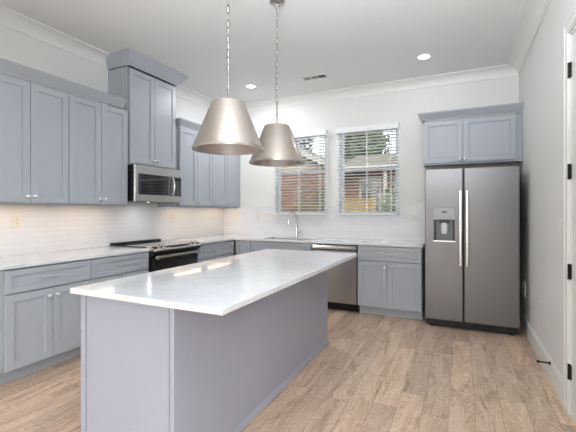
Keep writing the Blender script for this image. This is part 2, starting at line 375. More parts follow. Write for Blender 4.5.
# windows with blinds
def window(i):
    (a0, a1), (b0, b1) = WIN[i], OP[i]
    r = thing('window_%d' % (i + 1), None, None, ((a0 + a1) / 2, 0, WZ0)); tag(r, ['window on the back wall behind the pendant lights', 'window on the back wall nearer the refrigerator'][i], kind='structure')
    c = MB().grid([a0, b0, b1, a1], [WZ0, OZ0, OZ1, WZ1], lambda i, j: i == 1 and j == 1, -.001, .016, FB); c.build('window_casing', 'vinyl', r, bevel=.003)
    f = MB().grid([b0, b0 + .03, b1 - .03, b1], [OZ0, OZ0 + .025, OZ1 - .03, OZ1], lambda i, j: i == 1 and j == 1, -.04, -.10, FB)
    f.box(b0, b1, .045, .09, 1.915, 1.950); f.build('window_frame', 'vinyl', r, bevel=.003)
    MB().box(b0 + .02, b1 - .02, .068, .072, OZ0 + .02, OZ1 - .02).build('glass_pane', 'glass', r)
    # blind
    b = thing('window_blind', ['white horizontal slat blind on the left window, partly behind the pendant shade', 'white horizontal slat blind on the right window, fully in view'][i], 'blind', ((a0 + a1) / 2, -.04, WZ0), 'white slat blinds on the back windows')
    h = MB(); h.box(a0 - .004, a1 + .004, -.086, -.078, WZ1 - .075, WZ1 + .008)
    h.box(a0 - .004, a1 + .004, -.090, -.078, WZ1 - .003, WZ1 + .010); h.build('valance', 'slat', b, bevel=.002)
    for sx in (a0 - .004, a1 - .004):
        MB().box(sx, sx + .008, -.090, -.017, WZ1 - .075, WZ1 + .010).build('valance_return', 'greyplast' if i == 9 else 'slat', b)
    MB().box(a0 + .008, a1 - .008, -.072, -.020, WZ1 - .05, WZ1 - .004).build('headrail', 'slat', b)
    s = MB(); z = WZ0 + .05; tl = math.radians(9); x0, x1 = a0 + .004, a1 - .004
    while z < WZ1 - .08:
        dy, dz = .0245 * math.cos(tl), .0245 * math.sin(tl); yc = -.046
        n = 4; top = []; bot = []
        for k in range(n + 1):
            t = -1 + 2 * k / n; cr = .0022 * (1 - t * t)
            top.append((yc + t * dy, z - t * dz + cr + .0014)); bot.append((yc + t * dy, z - t * dz + cr - .0014))
        poly = top + bot[::-1]
        s.prism([(p[0], p[1]) for p in poly], x0, x1, lambda y, zz, x: (x, y, zz)); z += .0445
    s.build('slats', 'slat', b)
    MB().box(x0, x1, -.070, -.022, WZ0 + .004, WZ0 + .022).build('bottom_rail', 'slat', b, bevel=.002)
    for fx in ((.12, .50, .88)):
        x = a0 + fx * (a1 - a0); m = MB()
        for yy in (-.0735, -.0185): m.box(x - .004, x + .004, yy - .0007, yy + .0007, WZ0 + .02, WZ1 - .05)
        m.build('ladder_tape', 'slat', b)
    MB().tube([(a1 - .10, -.094, WZ1 - .08), (a1 - .10, -.094, 1.85)], .004, 8).build('tilt_wand', 'slat', b)
window(0); window(1)

# ------------------------------------------------------------------ backsplash tile
t = MB().grid([-3.76, -2.302, -1.543, -.008], [.915, 1.3705, 1.431], lambda i, j: j == 1 and i != 1, .0005, .008, FL).build('backsplash', 'tile_l')
tag(t, 'white subway tile backsplash on the left wall above range and counter', 'backsplash')
us = [.0005, WIN[0][0] - .001, WIN[0][1] + .001, WIN[1][0] - .001, WIN[1][1] + .001, 3.296]; vs = [.915, WZ0 - .001, 1.40]
t = MB().grid(us, vs, lambda i, j: j == 1 and i in (1, 3), .0005, .008, FB).build('backsplash', 'tile_b')
tag(t, 'white subway tile backsplash on the back wall around the sink windows', 'backsplash')
t = MB().box(.34, 3.298, -.012, -.0005, 1.3995, 1.41); t = t.build('tile_edge_trim', 'trim'); tag(t, 'thin white edge strip capping the back wall tile', 'tile trim')

# ------------------------------------------------------------------ cabinet kit
def bx(m, F, a0, a1, z0, z1, d0, d1):
    p, q = F(a0, z0, d0), F(a1, z1, d1); m.box(p[0], q[0], p[1], q[1], p[2], q[2])
def shaker(name, F, a0, a1, z0, z1, d, parent, mt='cab', rail=.058, t=.02):
    m = MB(); g = .0026; a0 += g; a1 -= g; z0 += g; z1 -= g
    # slab with recessed panel and small inner bead
    m.grid([a0, a0 + rail, a1 - rail, a1], [z0, z0 + rail, z1 - rail, z1], lambda i, j: i == 1 and j == 1, d, d + t, F)
    b = .006
    m.grid([a0 + rail, a0 + rail + b, a1 - rail - b, a1 - rail], [z0 + rail, z0 + rail + b, z1 - rail - b, z1 - rail], lambda i, j: i == 1 and j == 1, d, d + t * .72, F)
    bx(m, F, a0 + rail, a1 - rail, z0 + rail, z1 - rail, d, d + t * .45)
    return m.build(name, mt, parent, bevel=.0012)
def knob(F, a, z, d, parent):
    m = MB(); p = F(a, z, d); q = F(a, z, d + 1); ax = Vector(q) - Vector(p)
    m.lathe([(0, 0), (.010, 0), (.010, .003), (.005, .006), (.005, .014), (.014, .018), (.0175, .024), (.0165, .030), (.010, .034), (0, .035)], p, ax, 20)
    return m.build('knob', 'bright', parent, smooth=True)
def pull(F, a, z, d, ln, parent):
    m = MB(); h = ln / 2
    m.tube([F(a - h, z, d + .028), F(a - h * .5, z, d + .031), F(a + h * .5, z, d + .031), F(a + h, z, d + .028)], .0055, 10)
    for s in (-1, 1): m.cyl(F(a + s * h * .78, z, d), F(a + s * h * .78, z, d + .03), .0045, seg=10)
    return m.build('bar_pull', 'bright', parent, smooth=True)

ZT = .884          # underside of the worktop
def base_cab(F, a0, a1, label, drawers=1, doors=2, knob_side=0, false=False, D=.62, back=.012, seam=None, sides=(0, 0)):
    p = F((a0 + a1) / 2, 0, .3)
    r = thing('base_cabinet', label, 'cabinet', (p[0], p[1], 0))
    m = MB(); bx(m, F, a0, a1, .105, .66 if false else ZT, back, D - .014)
    if false:   # open top for the sink bowl
        for q0, q1 in ((a0, a0 + .018), (a1 - .018, a1)): bx(m, F, q0, q1, .66, ZT, back, D - .014)
        bx(m, F, a0, a1, .66, ZT, D - .03, D - .014)
    m.build('carcass', 'cab', r, bevel=.001)
    m = MB(); bx(m, F, a0 + .002, a1 - .002, .0, .105, back, .545); m.build('toe_kick', 'cab', r)
    m = MB(); bx(m, F, a0, a1, .106, ZT - .0006, D - .014, D - .011); m.build('face_frame', 'cab', r)
    zd = .688
    if drawers:
        q = shaker('false_front' if false else 'drawer_front', F, a0 + sides[0], a1 - sides[1], zd + .006, ZT - .012, D, r, rail=.042)
        if not false: pull(F, (a0 + a1) / 2, (zd + ZT) / 2 - .002, D + .014 * .7, .13 if a1 - a0 > .5 else .11, q)
        z1 = zd
    else: z1 = ZT - .012
    if doors == 2:
        c = seam if seam else (a0 + a1) / 2
        for s, (b0, b1) in enumerate(((a0 + sides[0], c), (c, a1 - sides[1]))):
            q = shaker('door', F, b0, b1, .112, z1, D, r); knob(F, c + (-.032 if s == 0 else .032), z1 - .065, D + .02, q)
    elif doors == 1:
        q = shaker('door', F, a0 + sides[0], a1 - sides[1], .112, z1, D, r); knob(F, (a1 - .035) if knob_side else (a0 + .035), z1 - .065, D + .02, q)
    return r
base_cab(FL, -3.76, -2.993, 'blue grey base cabinet at the left end of the counter, wide drawer over two doors', sides=(.066, 0), seam=-3.34)
base_cab(FL, -2.991, -2.303, 'blue grey base cabinet left of the range, wide drawer over two doors behind the island')
base_cab(FL, -1.527, -1.117, 'narrow blue grey base cabinet immediately right of the range', doors=1)
base_cab(FL, -1.115, -.645, 'narrow blue grey base cabinet between the range-side cabinet and the corner', doors=1, sides=(0, .006))
base_cab(FB, .648, .922, 'blue grey corner base cabinet with one door under the back counter', drawers=0, doors=1, knob_side=1, sides=(.012, 0))
base_cab(FB, .924, 1.868, 'blue grey sink base cabinet with false drawer fronts left of the dishwasher', false=True)
base_cab(FB, 2.512, 3.288, 'blue grey base cabinet between dishwasher and refrigerator, drawer over two doors', sides=(0, .004), seam=2.882)
# dark shadow gap strips are real gaps between carcass and worktop: worktop sits on the carcasses

ZU = 1.372
def upper_cab(F, a0, a1, z0, z1, label, D=.32, seam=None, sides=(0, 0), kz=.072):
    p = F((a0 + a1) / 2, z0, .16)
    r = thing('upper_cabinet', label, 'cabinet', p)
    m = MB(); bx(m, F, a0, a1, z0 + .030, z1, .0015, D - .012)
    for s0, s1 in ((a0, a0 + .018), (a1 - .018, a1)): bx(m, F, s0, s1, z0, z0 + .030, .0015, D - .012)
    bx(m, F, a0 + .018, a1 - .018, z0, z0 + .030, D - .03, D - .012)
    m.build('carcass', 'cab', r, bevel=.001)
    m = MB(); bx(m, F, a0 + .018, a1 - .018, z0 + .024, z0 + .030, .0015, D - .03); m.build('underside', 'cabin', r)
    c = seam if seam else (a0 + a1) / 2
    for s, (b0, b1) in enumerate(((a0 + sides[0], c), (c, a1 - sides[1]))):
        q = shaker('door', F, b0, b1, z0 + .018, z1 - .012, D, r); knob(F, c + (-.028 if s == 0 else .028), z0 + kz, D + .02, q)
    return r
UT = 2.45
upper_cab(FL, -3.70, -3.002, ZU, UT, 'pale blue grey wall cabinet with two doors at the left edge', seam=-3.346)
upper_cab(FL, -3.000, -2.320, ZU, UT, 'pale blue grey wall cabinet with two doors just left of the microwave', seam=-2.652)
tall = upper_cab(FL, -2.304, -1.542, 1.845, 2.95, 'taller blue grey wall cabinet above the microwave reaching the ceiling', sides=(.012, .012), kz=.075)
rc = upper_cab(FL, -1.475, -.772, ZU, UT, 'pale blue grey wall cabinet with two doors just right of the microwave')
MB().box(.0015, .300, -1.5405, -1.4760, ZU, UT - .01).build('filler', 'cab', rc)
upper_cab(FL, -.770, -.002, ZU, UT, 'pale blue grey wall cabinet in the far left corner behind the pendant')
frc = upper_cab(FB, 3.275, W - .002, 1.895, UT, 'grey wall cabinet with two doors above the refrigerator', sides=(.004, .062), seam=3.728, kz=.05)

def crown_prof(z0, z1, out):
    k = min(.014, out * .2)
    return [(0, z0), (k * .7, z0), (k * .7, z0 + k), (k * 1.3, z0 + k * 1.2), (out - k * .3, z1 - k * 1.3), (out, z1 - k), (out, z1), (0, z1)]
def cornice(path, z0, z1, out, label, parent=None):
    o = MB().sweep(crown_prof(z0, z1, out), path).build('crown_moulding', 'cab', parent)
    if parent is None: tag(o, label, 'crown moulding')
XF = .341
cornice([(XF, -3.78, 1, 0), (XF, -2.385, 1, 0)], UT - .004, UT + .088, .062, 'blue grey crown along the wall cabinets left of the microwave')
cornice([(.001, -1.475, 0, -1), (XF, -1.475, 1, -1), (XF, -.003, 1, 0)], UT - .004, UT + .088, .062, 'blue grey crown along the wall cabinets right of the microwave')
cornice([(.001, -2.304, 0, -.7), (XF, -2.304, 1, -.9), (XF, -1.542, 1, 1), (.001, -1.542, 0, 1)], 2.957, H - .001, .105, '', tall)
cornice([(3.275, -.002, -1, 0), (3.275, -XF, -1, -1), (W - .002, -XF, 0, -1)], UT + .012, UT + .096, .062, '', frc)

# under-cabinet light strips
def strip(y0, y1, label, pw=.4):
    r = thing('undercabinet_light', label, 'light', (.2, (y0 + y1) / 2, ZU + .004), 'warm light strips under the wall cabinets')
    MB().box(.17, .20, y0, y1, ZU + .015, ZU + .0235).build('housing', 'plate', r)
    MB().box(.173, .197, y0 + .01, y1 - .01, ZU + .012, ZU + .015).build('diffuser', 'led', r)
    area('strip_glow', (-.015, 0, .007), (0, 0, 0), .03, y1 - y0 - .02, pw, (1, .80, .62), r)
strip(-3.62, -3.06, 'warm light strip under the leftmost wall cabinet')
strip(-2.94, -2.37, 'warm light strip under the wall cabinet left of the microwave')
strip(-1.44, -.84, 'warm light strip under the wall cabinet right of the microwave')
strip(-.70, -.08, 'warm light strip under the corner wall cabinet')

# ------------------------------------------------------------------ worktops
FZ = lambda a, b, d: (a, b, d)
o = MB().box(.001, .648, -3.78, -2.301, ZT + .0005, .914).build('countertop', 'quartz', bevel=.003, seg=2)
tag(o, 'white quartz countertop on the left wall, left of the range', 'countertop')
SX0, SX1, SY0, SY1 = 1.06, 1.80, -.53, -.14
xs = [.001, .648, SX0, SX1, 3.298]; ys = [-1.529, -.648, SY0, SY1, -.001]
o = MB().grid(xs, ys, lambda i, j: (i > 0 and j == 0) or (i == 2 and j == 2), ZT + .0005, .914, FZ).build('countertop', 'quartz', bevel=.003, seg=2)
tag(o, 'white quartz L-shaped countertop running from the range round the corner past the sink', 'countertop')
# sink basin
s = MB().grid([SX0 - .01, SX0 + .004, SX1 - .004, SX1 + .01], [SY0 - .01, SY0 + .004, SY1 - .004, SY1 + .01], lambda i, j: i == 1 and j == 1, .70, ZT, FZ)
s.box(SX0 - .01, SX1 + .01, SY0 - .01, SY1 + .01, .69, .70); s.cyl((1.43, -.33, .700), (1.43, -.33, .703), .045)
o = s.build('sink', 'steel', loc=(1.43, -.33, .69)); tag(o, 'undermount stainless steel sink set in the back counter below the window', 'sink')
# faucet
def faucet():
    bxx, by = 1.415, -.085
    r = thing('faucet', 'chrome gooseneck pull-down kitchen faucet behind the sink', 'faucet', (bxx, by, .914))
    m = MB(); m.lathe([(0, 0), (.028, 0), (.028, .006), (.019, .012), (.017, .14), (.015, .15), (0, .15)], (bxx, by, .9142), (0, 0, 1), 24); m.build('base', 'chrome', r, smooth=True)
    pts = [(bxx, by, 1.05), (bxx, by, 1.20)]; dx, dy = -.045, -.19
    for i in range(1, 11):
        t = i / 10 * math.pi; pts.append((bxx + dx * (1 - math.cos(t)) / 2, by + dy * (1 - math.cos(t)) / 2, 1.20 + .10 * math.sin(t)))
    MB().tube(pts, .0115, 14).build('spout', 'chrome', r, smooth=True)
    e = pts[-1]; MB().lathe([(0, 0), (.017, 0), (.019, .02), (.014, .10), (.012, .11), (0, .11)], (e[0] - .003, e[1], e[2] - .105), (0, 0, 1), 18).build('spray_head', 'chrome', r, smooth=True)
    m = MB(); m.cyl((bxx, by, .99), (bxx + .05, by, .99), .011); m.tube([(bxx + .052, by, .985), (bxx + .062, by, 1.03), (bxx + .072, by, 1.085)], [.008, .006, .005], 10)
    m.build('handle', 'chrome', r, smooth=True)
faucet()

# ------------------------------------------------------------------ dishwasher
def dishwasher():
    a0, a1 = 1.873, 2.508
    r = thing('dishwasher', 'stainless steel dishwasher under the counter between sink and right base cabinet', 'dishwasher', ((a0 + a1) / 2, -.3, 0))
    MB().box(a0, a1, -.60, -.012, .10, ZT - .002).build('tub', 'black', r)
    MB().box(a0 + .006, a1 - .006, -.54, -.05, .0, .10).build('toe_plate', 'black', r)
    MB().box(a0 + .010, a1 - .012, -.648, -.60, .118, .80).build('door', 'steel_d', r, bevel=.004)
    p = MB(); p.prism([(-.60, .806), (-.636, .806), (-.655, .822), (-.655, .866), (-.60, .866)], a0 + .010, a1 - .012, lambda y, z, x: (x, y, z)); p.build('control_panel', 'steel_l', r, bevel=.002)
    MB().tube([(a0 + .05, -.668, .845), ((a0 + a1) / 2, -.677, .845), (a1 - .06, -.668, .845)], .009, 10).build('handle', 'steel_l', r, smooth=True)
dishwasher()

# ------------------------------------------------------------------ range
def range_():
    y0, y1 = -2.297, -1.533; yc = (y0 + y1) / 2
    r = thing('range', 'stainless and black slide-in electric range between the left base cabinets', 'range', (.35, yc, 0))
    MB().box(.012, .648, y0 + .003, y1 - .003, .04, .90).build('body', 'black', r)
    MB().box(.03, .70, y0 + .0, y1 + .0, .9145, .926).build('cooktop', 'blackglass', r, bevel=.003)
    MB().box(.012, .075, y0 + .01, y1 - .01, .915, .948).build('vent_trim', 'black', r, bevel=.004)
    p = MB(); p.prism([(.60, .868), (.725, .878), (.730, .884), (.728, .900), (.66, .932), (.60, .932)], y0 - .003, y1 + .003, lambda x, z, y: (x, y, z)); cpn = p.build('control_panel', 'steel_l', r, bevel=.003)
    p = MB(); p.prism([(.645, .805), (.690, .835), (.722, .866), (.728, .8795), (.645, .872)], y0 - .004, y1 + .004, lambda x, z, y: (x, y, z)); p.build('panel_lip', 'black', r)
    nrm = Vector((.030, 0, .062)).normalized()
    for y in (y0 + .075, y0 + .145, y1 - .145, y1 - .075):
        b = Vector((.696, y, .9155)); m = MB()
        m.lathe([(0, 0), (.024, 0), (.024, .006), (.020, .008), (.019, .030), (.016, .033), (0, .033)], b, nrm, 24)
        m.build('knob', 'steel_l', cpn, smooth=True)
    d = MB(); d.prism([(.685, .917), (.694, .9165), (.722, .9015), (.712, .9035)], yc - .14, yc + .14, lambda x, z, y: (x, y, z + .0015)); d.build('display', 'display', cpn)
    d = MB().box(.648, .690, y0 + .012, y1 - .012, .235, .800); dr = d.build('oven_door', 'black', r, bevel=.004)
    MB().box(.689, .692, y0 + .03, y1 - .03, .28, .735).build('door_glass', 'blackglass', dr)
    MB().box(.688, .694, y0 + .012, y1 - .012, .745, .800).build('door_band', 'black', dr, bevel=.001)
    m = MB(); m.box(.714, .728, y0 + .010, y1 - .010, .800, .830)
    for y in (y0 + .06, y1 - .06): m.box(.690, .716, y - .010, y + .010, .785, .812)
    m.build('door_handle', 'steel_l', dr, bevel=.005, seg=2)
    MB().box(.648, .685, y0 + .012, y1 - .012, .06, .225).build('storage_drawer', 'steel', r, bevel=.003)
    for cx_, cy_ in ((.22, y0 + .2), (.22, y1 - .2), (.50, y0 + .2), (.50, y1 - .2)):
        MB().lathe([(.085, .9262), (.088, .9262), (.088, .9265), (.085, .9265)], (cx_, cy_, 0), (0, 0, 1), 32, close=True).build('burner_ring', 'greyplast', r)
    for x in (.08, .58):
        for y in (y0 + .05, y1 - .05): MB().cyl((x, y, 0), (x, y, .04), .018).build('foot', 'black', r)
range_()

# ------------------------------------------------------------------ microwave
def microwave():
    y0, y1, z0, z1, X = -2.300, -1.546, 1.432, 1.842, .40
    r = thing('microwave', 'stainless over-the-range microwave hung below the tall wall cabinet', 'microwave', (.2, (y0 + y1) / 2, z0))
    MB().box(.009, X, y0, y1, z0, z1).build('body', 'black', r)
    m = MB().box(.06, X - .02, y0 + .05, y1 - .05, z0 - .006, z0); m.build('filter_panel', 'greyplast', r)
    MB().box(.28, .30, -1.985, -1.965, z0 - .008, z0 - .006).build('cooktop_lamp', 'lens', r)
    area('cooktop_glow', (.085, -.03, -.012), (0, 0, 0), .02, .02, .7, (1, .97, .93), r)
    yp = y1 - .135
    d = MB().grid([y0 + .001, y0 + .05, yp, y1 - .001], [z0, z0 + .075, z1 - .095, z1], lambda i, j: j == 1 and i > 0, X, X + .025, FL)
    dr = d.build('door', 'steel_l', r, bevel=.003)
    MB().box(X, X + .022, y0 + .05, yp - .002, z0 + .075, z1 - .095).build('door_window', 'mwglass', dr)
    MB().box(X, X + .022, yp + .001, y1 - .001, z0 + .075, z1 - .095).build('control_panel', 'mwglass', r)
    MB().box(X + .022, X + .0235, yp + .025, y1 - .02, z1 - .14, z1 - .115).build('display', 'display', r)
    yh = yp - .028; pts = []
    for i in range(9):
        t = i / 8; pts.append((X + .028 + .030 * math.sin(math.pi * t), yh, z0 + .085 + t * (z1 - z0 - .19)))
    MB().tube(pts, .011, 12).build('handle', 'chrome', dr, smooth=True)
microwave()

# ------------------------------------------------------------------ refrigerator
def fridge():
    x0, x1, xs_, y = 3.335, 4.262, 3.733, -.80
    r = thing('refrigerator', 'stainless steel side-by-side refrigerator with ice and water dispenser', 'refrigerator', ((x0 + x1) / 2, -.4, 0))
    MB().box(x0 + .006, x1 - .006, -.725, -.03, .03, 1.775).build('body', 'black', r, bevel=.004)
    g = MB().box(x0 + .01, x1 - .01, -.745, -.70, .022, .085)
    for i in range(22): xx = x0 + .05 + i * (x1 - x0 - .1) / 21; g.box(xx - .004, xx + .004, -.749, -.744, .03, .078)
    g.build('base_grille', 'black', r)
    # right door
    MB().box(xs_ + .005, x1, y, -.732, .095, 1.795).build('right_door', 'steel', r, bevel=.010, seg=3)
    # left door with niche
    nx0, nx1, nz0, nz1 = 3.437, 3.640, .990, 1.222
    l = MB().grid([x0, nx0, nx1, xs_ - .005], [.095, nz0, nz1, 1.795], lambda i, j: i == 1 and j == 1, .732, -y, FB)
    ld = l.build('left_door', 'steel', r, bevel=.008, seg=3)
    MB().box(nx0 - .004, nx1 + .004, -.748, -.728, nz0 - .004, nz1 + .004).build('niche_back', 'greyplast', ld)
    n = MB().grid([nx0 - .003, nx0 + .014, nx1 - .014, nx1 + .003], [nz0 - .003, nz0 + .004, nz1 - .004, nz1 + .003], lambda i, j: i == 1 and j == 1, .74, .8005, FB); n.build('niche_liner', 'black', ld)
    p = MB().box(nx0 - .014, nx1 + .014, y - .006, y + .01, nz1, nz1 + .125); p.box(nx0 - .014, nx1 + .014, y - .010, y + .01, nz1 + .118, nz1 + .135)
    dp = p.build('dispenser_panel', 'satin', ld, bevel=.003)
    MB().box(3.515, 3.565, y - .0075, y - .005, nz1 + .080, nz1 + .094).build('display', 'display', dp)
    for i in range(5):
        xx = 3.458 + i * .040; MB().cyl((xx, y - .0055, nz1 + .032), (xx, y - .0075, nz1 + .032), .005, seg=10).build('button', 'greyplast', dp)
    m = MB(); m.lathe([(0, 0), (.030, 0), (.034, .02), (.036, .10), (.030, .125), (0, .125)], (3.538, -.775, 1.062), (0, 0, 1), 24); m.build('dispenser_paddle', 'whiteplast', ld, smooth=True)
    m = MB(); m.box(3.488, 3.588, -.79, -.75, 1.18, 1.218); m.build('spout_housing', 'black', ld, bevel=.004)
    m = MB(); m.box(nx0 - .016, nx1 + .016, y - .014, y + .01, nz0 - .018, nz0 + .001); m.build('drip_lip', 'steel_l', ld, bevel=.003)
    for xx, pr_ in ((xs_ - .030, ld), (xs_ + .035, bpy.data.objects['right_door'])):
        m = MB(); z0, z1 = .715, 1.545
        m.box(xx - .015, xx + .015, y - .062, y - .042, z0, z1)
        for z in (z0 + .035, z1 - .035): m.box(xx - .012, xx + .012, y - .045, y + .002, z - .022, z + .022)
        m.build('handle', 'steel_l', pr_, bevel=.007, seg=3)
    for xx in (x0 + .02, x1 - .09): MB().box(xx, xx + .07, -.79, -.66, 1.775, 1.80).build('hinge_cover', 'black', r, bevel=.004)
    for xx in (x0 + .06, x1 - .06):
        for yy in (-.70, -.08): MB().cyl((xx, yy, 0), (xx, yy, .03), .022).build('foot', 'black', r)
fridge()

# ------------------------------------------------------------------ island
def island():
    x0, x1, y0, y1 = 1.858, 2.500, -3.952, -1.775
    r = thing('kitchen_island', 'large pale grey kitchen island body with flat end and back panels', 'island', ((x0 + x1) / 2, (y0 + y1) / 2, 0))
    MB().box(x0 + .002, x1 - .012, y0 + .02, y1 - .004, .105, ZT).build('carcass', 'isl', r)
    MB().box(x0 + .075, x1 - .012, y0 + .02, y1 - .004, 0, .105).build('toe_kick', 'isl', r)
    MB().box(x0 + .032, x1 - .034, y0 + .004, y0 + .02, 0, ZT).build('end_panel', 'isl', r)
    for a, b in ((x0 + .001, x0 + .026), (x1 - .028, x1)): MB().box(a, b, y0, y0 + .03, 0, ZT).build('corner_post', 'isl', r, bevel=.002)
    MB().box(x1 - .012, x1 - .003, y0 + .03, y1, 0, ZT).build('back_panel', 'isl', r)
    m = MB(); m.prism([(x1 - .003, 0), (x1 + .016, 0), (x1 + .014, .014), (x1 + .006, .030), (x1 - .003, .036)], y0 + .001, y1, lambda x, z, y: (x, y, z)); m.build('base_shoe', 'isl', r)
    MB().box(x0 + .0, x1, y1 - .004, y1 + .0, 0, ZT).build('far_end_panel', 'isl', r)
    # doors and drawers facing the range
    F = lambda a, z, d: (x0 + .002 - d, a, z)
    n = 3; wd = (y1 - y0 - .006) / n
    for i in range(n):
        a0, a1 = y0 + .003 + i * wd, y0 + .003 + (i + 1) * wd
        for z0_, z1_ in ((.112, .389), (.391, .668), (.670, .872)):
            q = shaker('drawer_front', F, a0, a1, z0_, z1_, 0, r, mt='isl', rail=.05); pull(F, (a0 + a1) / 2, (z0_ + z1_) / 2, .012, .13, q)
    o = MB().box(1.834, 2.809, -4.004, -1.805 + .004, ZT + .0006, .9145).build('island_countertop', 'quartz', bevel=.003, seg=2)
    tag(o, 'large white quartz island countertop with seating overhang on the right', 'countertop')
island()

# ------------------------------------------------------------------ pendants
def pendant(yy, label, zb):
    x = 2.303
    r = thing('pendant_light', label, 'pendant light', (x, yy, H), 'metal cone pendants over the island')
    MB().lathe([(0, 0), (.065, 0), (.065, -.012), (.05, -.024), (.012, -.030), (.008, -.045), (0, -.045)], (x, yy, H), (0, 0, 1), 32).build('canopy', 'steel_l', r, smooth=True)
    hs = .315; zt = zb + hs; rt, rb = .110, .236
    prof = [(0, zt - .002), (rt - .012, zt - .002), (rt - .004, zt), (rt, zt - .006), (rb - .006, zb + .016), (rb, zb + .014), (rb, zb), (rb - .004, zb), (rb - .005, zb + .010), (rb - .010, zb + .016), (rt - .004, zt - .008), (rt - .012, zt - .006), (0, zt - .006)]
    sh = MB().lathe(prof, (x, yy, 0), (0, 0, 1), 64).build('shade', 'shade', r, smooth=True)
    MB().lathe([(0, zt - .06), (.02, zt - .06), (.02, zt - .007), (0, zt - .007)], (x, yy, 0)).build('socket', 'plate', sh, smooth=True)
    MB().lathe([(0, zt - .150), (.018, zt - .142), (.028, zt - .118), (.024, zt - .09), (.013, zt - .06), (0, zt - .06)], (x, yy, 0)).build('bulb', 'bulb', sh, smooth=True)
    m = MB(); zr = zt + .19
    m.lathe([(0, zt - .002), (.016, zt), (.016, zt + .010), (.006, zt + .014), (.006, zr), (.009, zr), (.009, zr + .012), (.004, zr + .02), (0, zr + .02)], (x, yy, 0))
    m.lathe([(.004, zt + .085), (.0095, zt + .085), (.0095, zt + .10), (.004, zt + .10)], (x, yy, 0), close=True)
    m.build('stem', 'nickel', r, smooth=True)
    c = MB(); z = zr + .012; k = 0; L = .058
    while z < H - .045:
        cz_ = z + L / 2; pts = []
        for i in range(14):
            t = 2 * math.pi * i / 14; u = .010 * math.cos(t); v = (L / 2) * math.sin(t)
            pts.append((x + u, yy, cz_ + v) if k % 2 == 0 else (x, yy + u, cz_ + v))
        c.tube(pts, .0024, 6, closed=True); z += L - .009; k += 1
    c.build('chain', 'chain', r, smooth=True)
    MB().tube([(x + .003, yy, zr + .01), (x - .003, yy + .002, (zr + H) / 2), (x + .002, yy, H - .04)], .0018, 6).build('cord', 'plate', r)
pendant(-3.225, 'nearer brushed nickel cone pendant hanging over the island, the larger in view', 1.728)
pendant(-2.505, 'farther brushed nickel cone pendant, overlapping the left window', 1.722)

# ------------------------------------------------------------------ ceiling fixtures
def downlight(x, y, label, pw=2):
    r = thing('recessed_light', label, 'ceiling light', (x, y, H), 'round recessed ceiling lights')
    MB().lathe([(.062, -.002), (.088, -.002), (.090, -.0005), (.088, -.006), (.064, -.009), (.060, -.004)], (x, y, H), (0, 0, 1), 40, close=True).build('trim_ring', 'plate', r, smooth=True)
    MB().lathe([(0, -.002), (.062, -.002), (.062, -.006), (0, -.006)], (x, y, H), (0, 0, 1), 40).build('lens', 'lens', r, smooth=True)
    area('lamp_glow', (0, 0, -.010), (0, 0, 0), .12, .12, pw, (.92, .95, 1), r, shape='DISK')
downlight(3.324, -.79, 'lit round recessed ceiling light nearest the refrigerator', 2)
downlight(1.011, -.777, 'lit round recessed ceiling light near the left window, beyond the pendants', 14)
def vent():
    x0, x1, y0, y1 = 1.765, 2.135, -.80, -.63
    r = thing('ceiling_vent', 'white rectangular three-way air vent in the ceiling', 'air vent', ((x0 + x1) / 2, (y0 + y1) / 2, H))
    MB().grid([x0, x0 + .03, x1 - .03, x1], [y0, y0 + .03, y1 - .03, y1], lambda i, j: i == 1 and j == 1, H - .008, H - .0005, FZ).build('frame', 'plate', r, bevel=.002)
    MB().box(x0 + .03, x1 - .03, y0 + .03, y1 - .03, H - .0015, H - .0003).build('duct', 'greyplast', r)
    m = MB(); a = x0 + .03; seg = (x1 - x0 - .06) / 3
    for s_ in range(3):
        ang = (-.75, 0, .75)[s_]
        if s_ != 2:
            for i in range(6):
                xx = a + s_ * seg + (i + .5) * seg / 6; dx = -.007
                m.prism([(xx - dx, H - .0085), (xx - dx + .0015, H - .0085), (xx + dx + .0015, H - .002), (xx + dx, H - .002)], y0 + .03, y1 - .03, lambda x, z, y: (x, y, z))
        else:
            for i in range(5):
                yy = y0 + .03 + (i + .5) * (y1 - y0 - .06) / 5
                m.prism([(yy - .007, H - .0085), (yy - .0055, H - .0085), (yy + .0085, H - .002), (yy + .007, H - .002)], a + 2 * seg, a + 3 * seg, lambda y, z, x: (x, y, z))
        if s_: m.box(a + s_ * seg - .003, a + s_ * seg + .003, y0 + .03, y1 - .03, H - .009, H - .002)
    m.build('louvres', 'plate', r)
vent()

# ------------------------------------------------------------------ outlets, switch, door stop
def outlet(F, a, z, d, label, mt='plate', kind='outlet', wd=.072, gang=1):
    p = F(a, z, d); r = thing('wall_outlet' if kind == 'outlet' else 'light_switch', label, 'outlet' if kind == 'outlet' else 'switch', p)
    hw = wd / 2 * (1 if gang == 1 else 1.6)
    m = MB(); bx(m, F, a - hw, a + hw, z - .058, z + .058, d, d + .006); m.build('cover_plate', mt, r, bevel=.002)
    for g in range(gang):
        ac = a + (g - (gang - 1) / 2) * .046
        m = MB(); bx(m, F, ac - .017, ac + .017, z - .034, z + .034, d + .006, d + .009); ins = m.build('receptacle' if kind == 'outlet' else 'rocker', mt, r, bevel=.001)
        if kind == 'outlet':
            m = MB()
            for zz in (z - .018, z + .018):
                for aa in (-.006, .006): bx(m, F, ac + aa - .001, ac + aa + .001, zz - .005, zz + .005, d + .009, d + .0094)
                bx(m, F, ac - .002, ac + .002, zz - .013, zz - .009, d + .009, d + .0094)
            m.build('slots', 'gap', ins)
outlet(FL, -3.277, 1.228, .0082, 'ivory wall outlet on the tile under the leftmost wall cabinet', 'ivory')
outlet(FL, -1.218, 1.233, .0082, 'ivory wall outlet on the tile to the right of the range', 'ivory')
outlet(FB, .30, 1.220, .0082, 'ivory wall outlet on the back wall tile near the corner', 'ivory')
outlet(FB, .69, 1.220, .0082, 'ivory wall outlet left of the sink window, farther from the window', 'ivory')
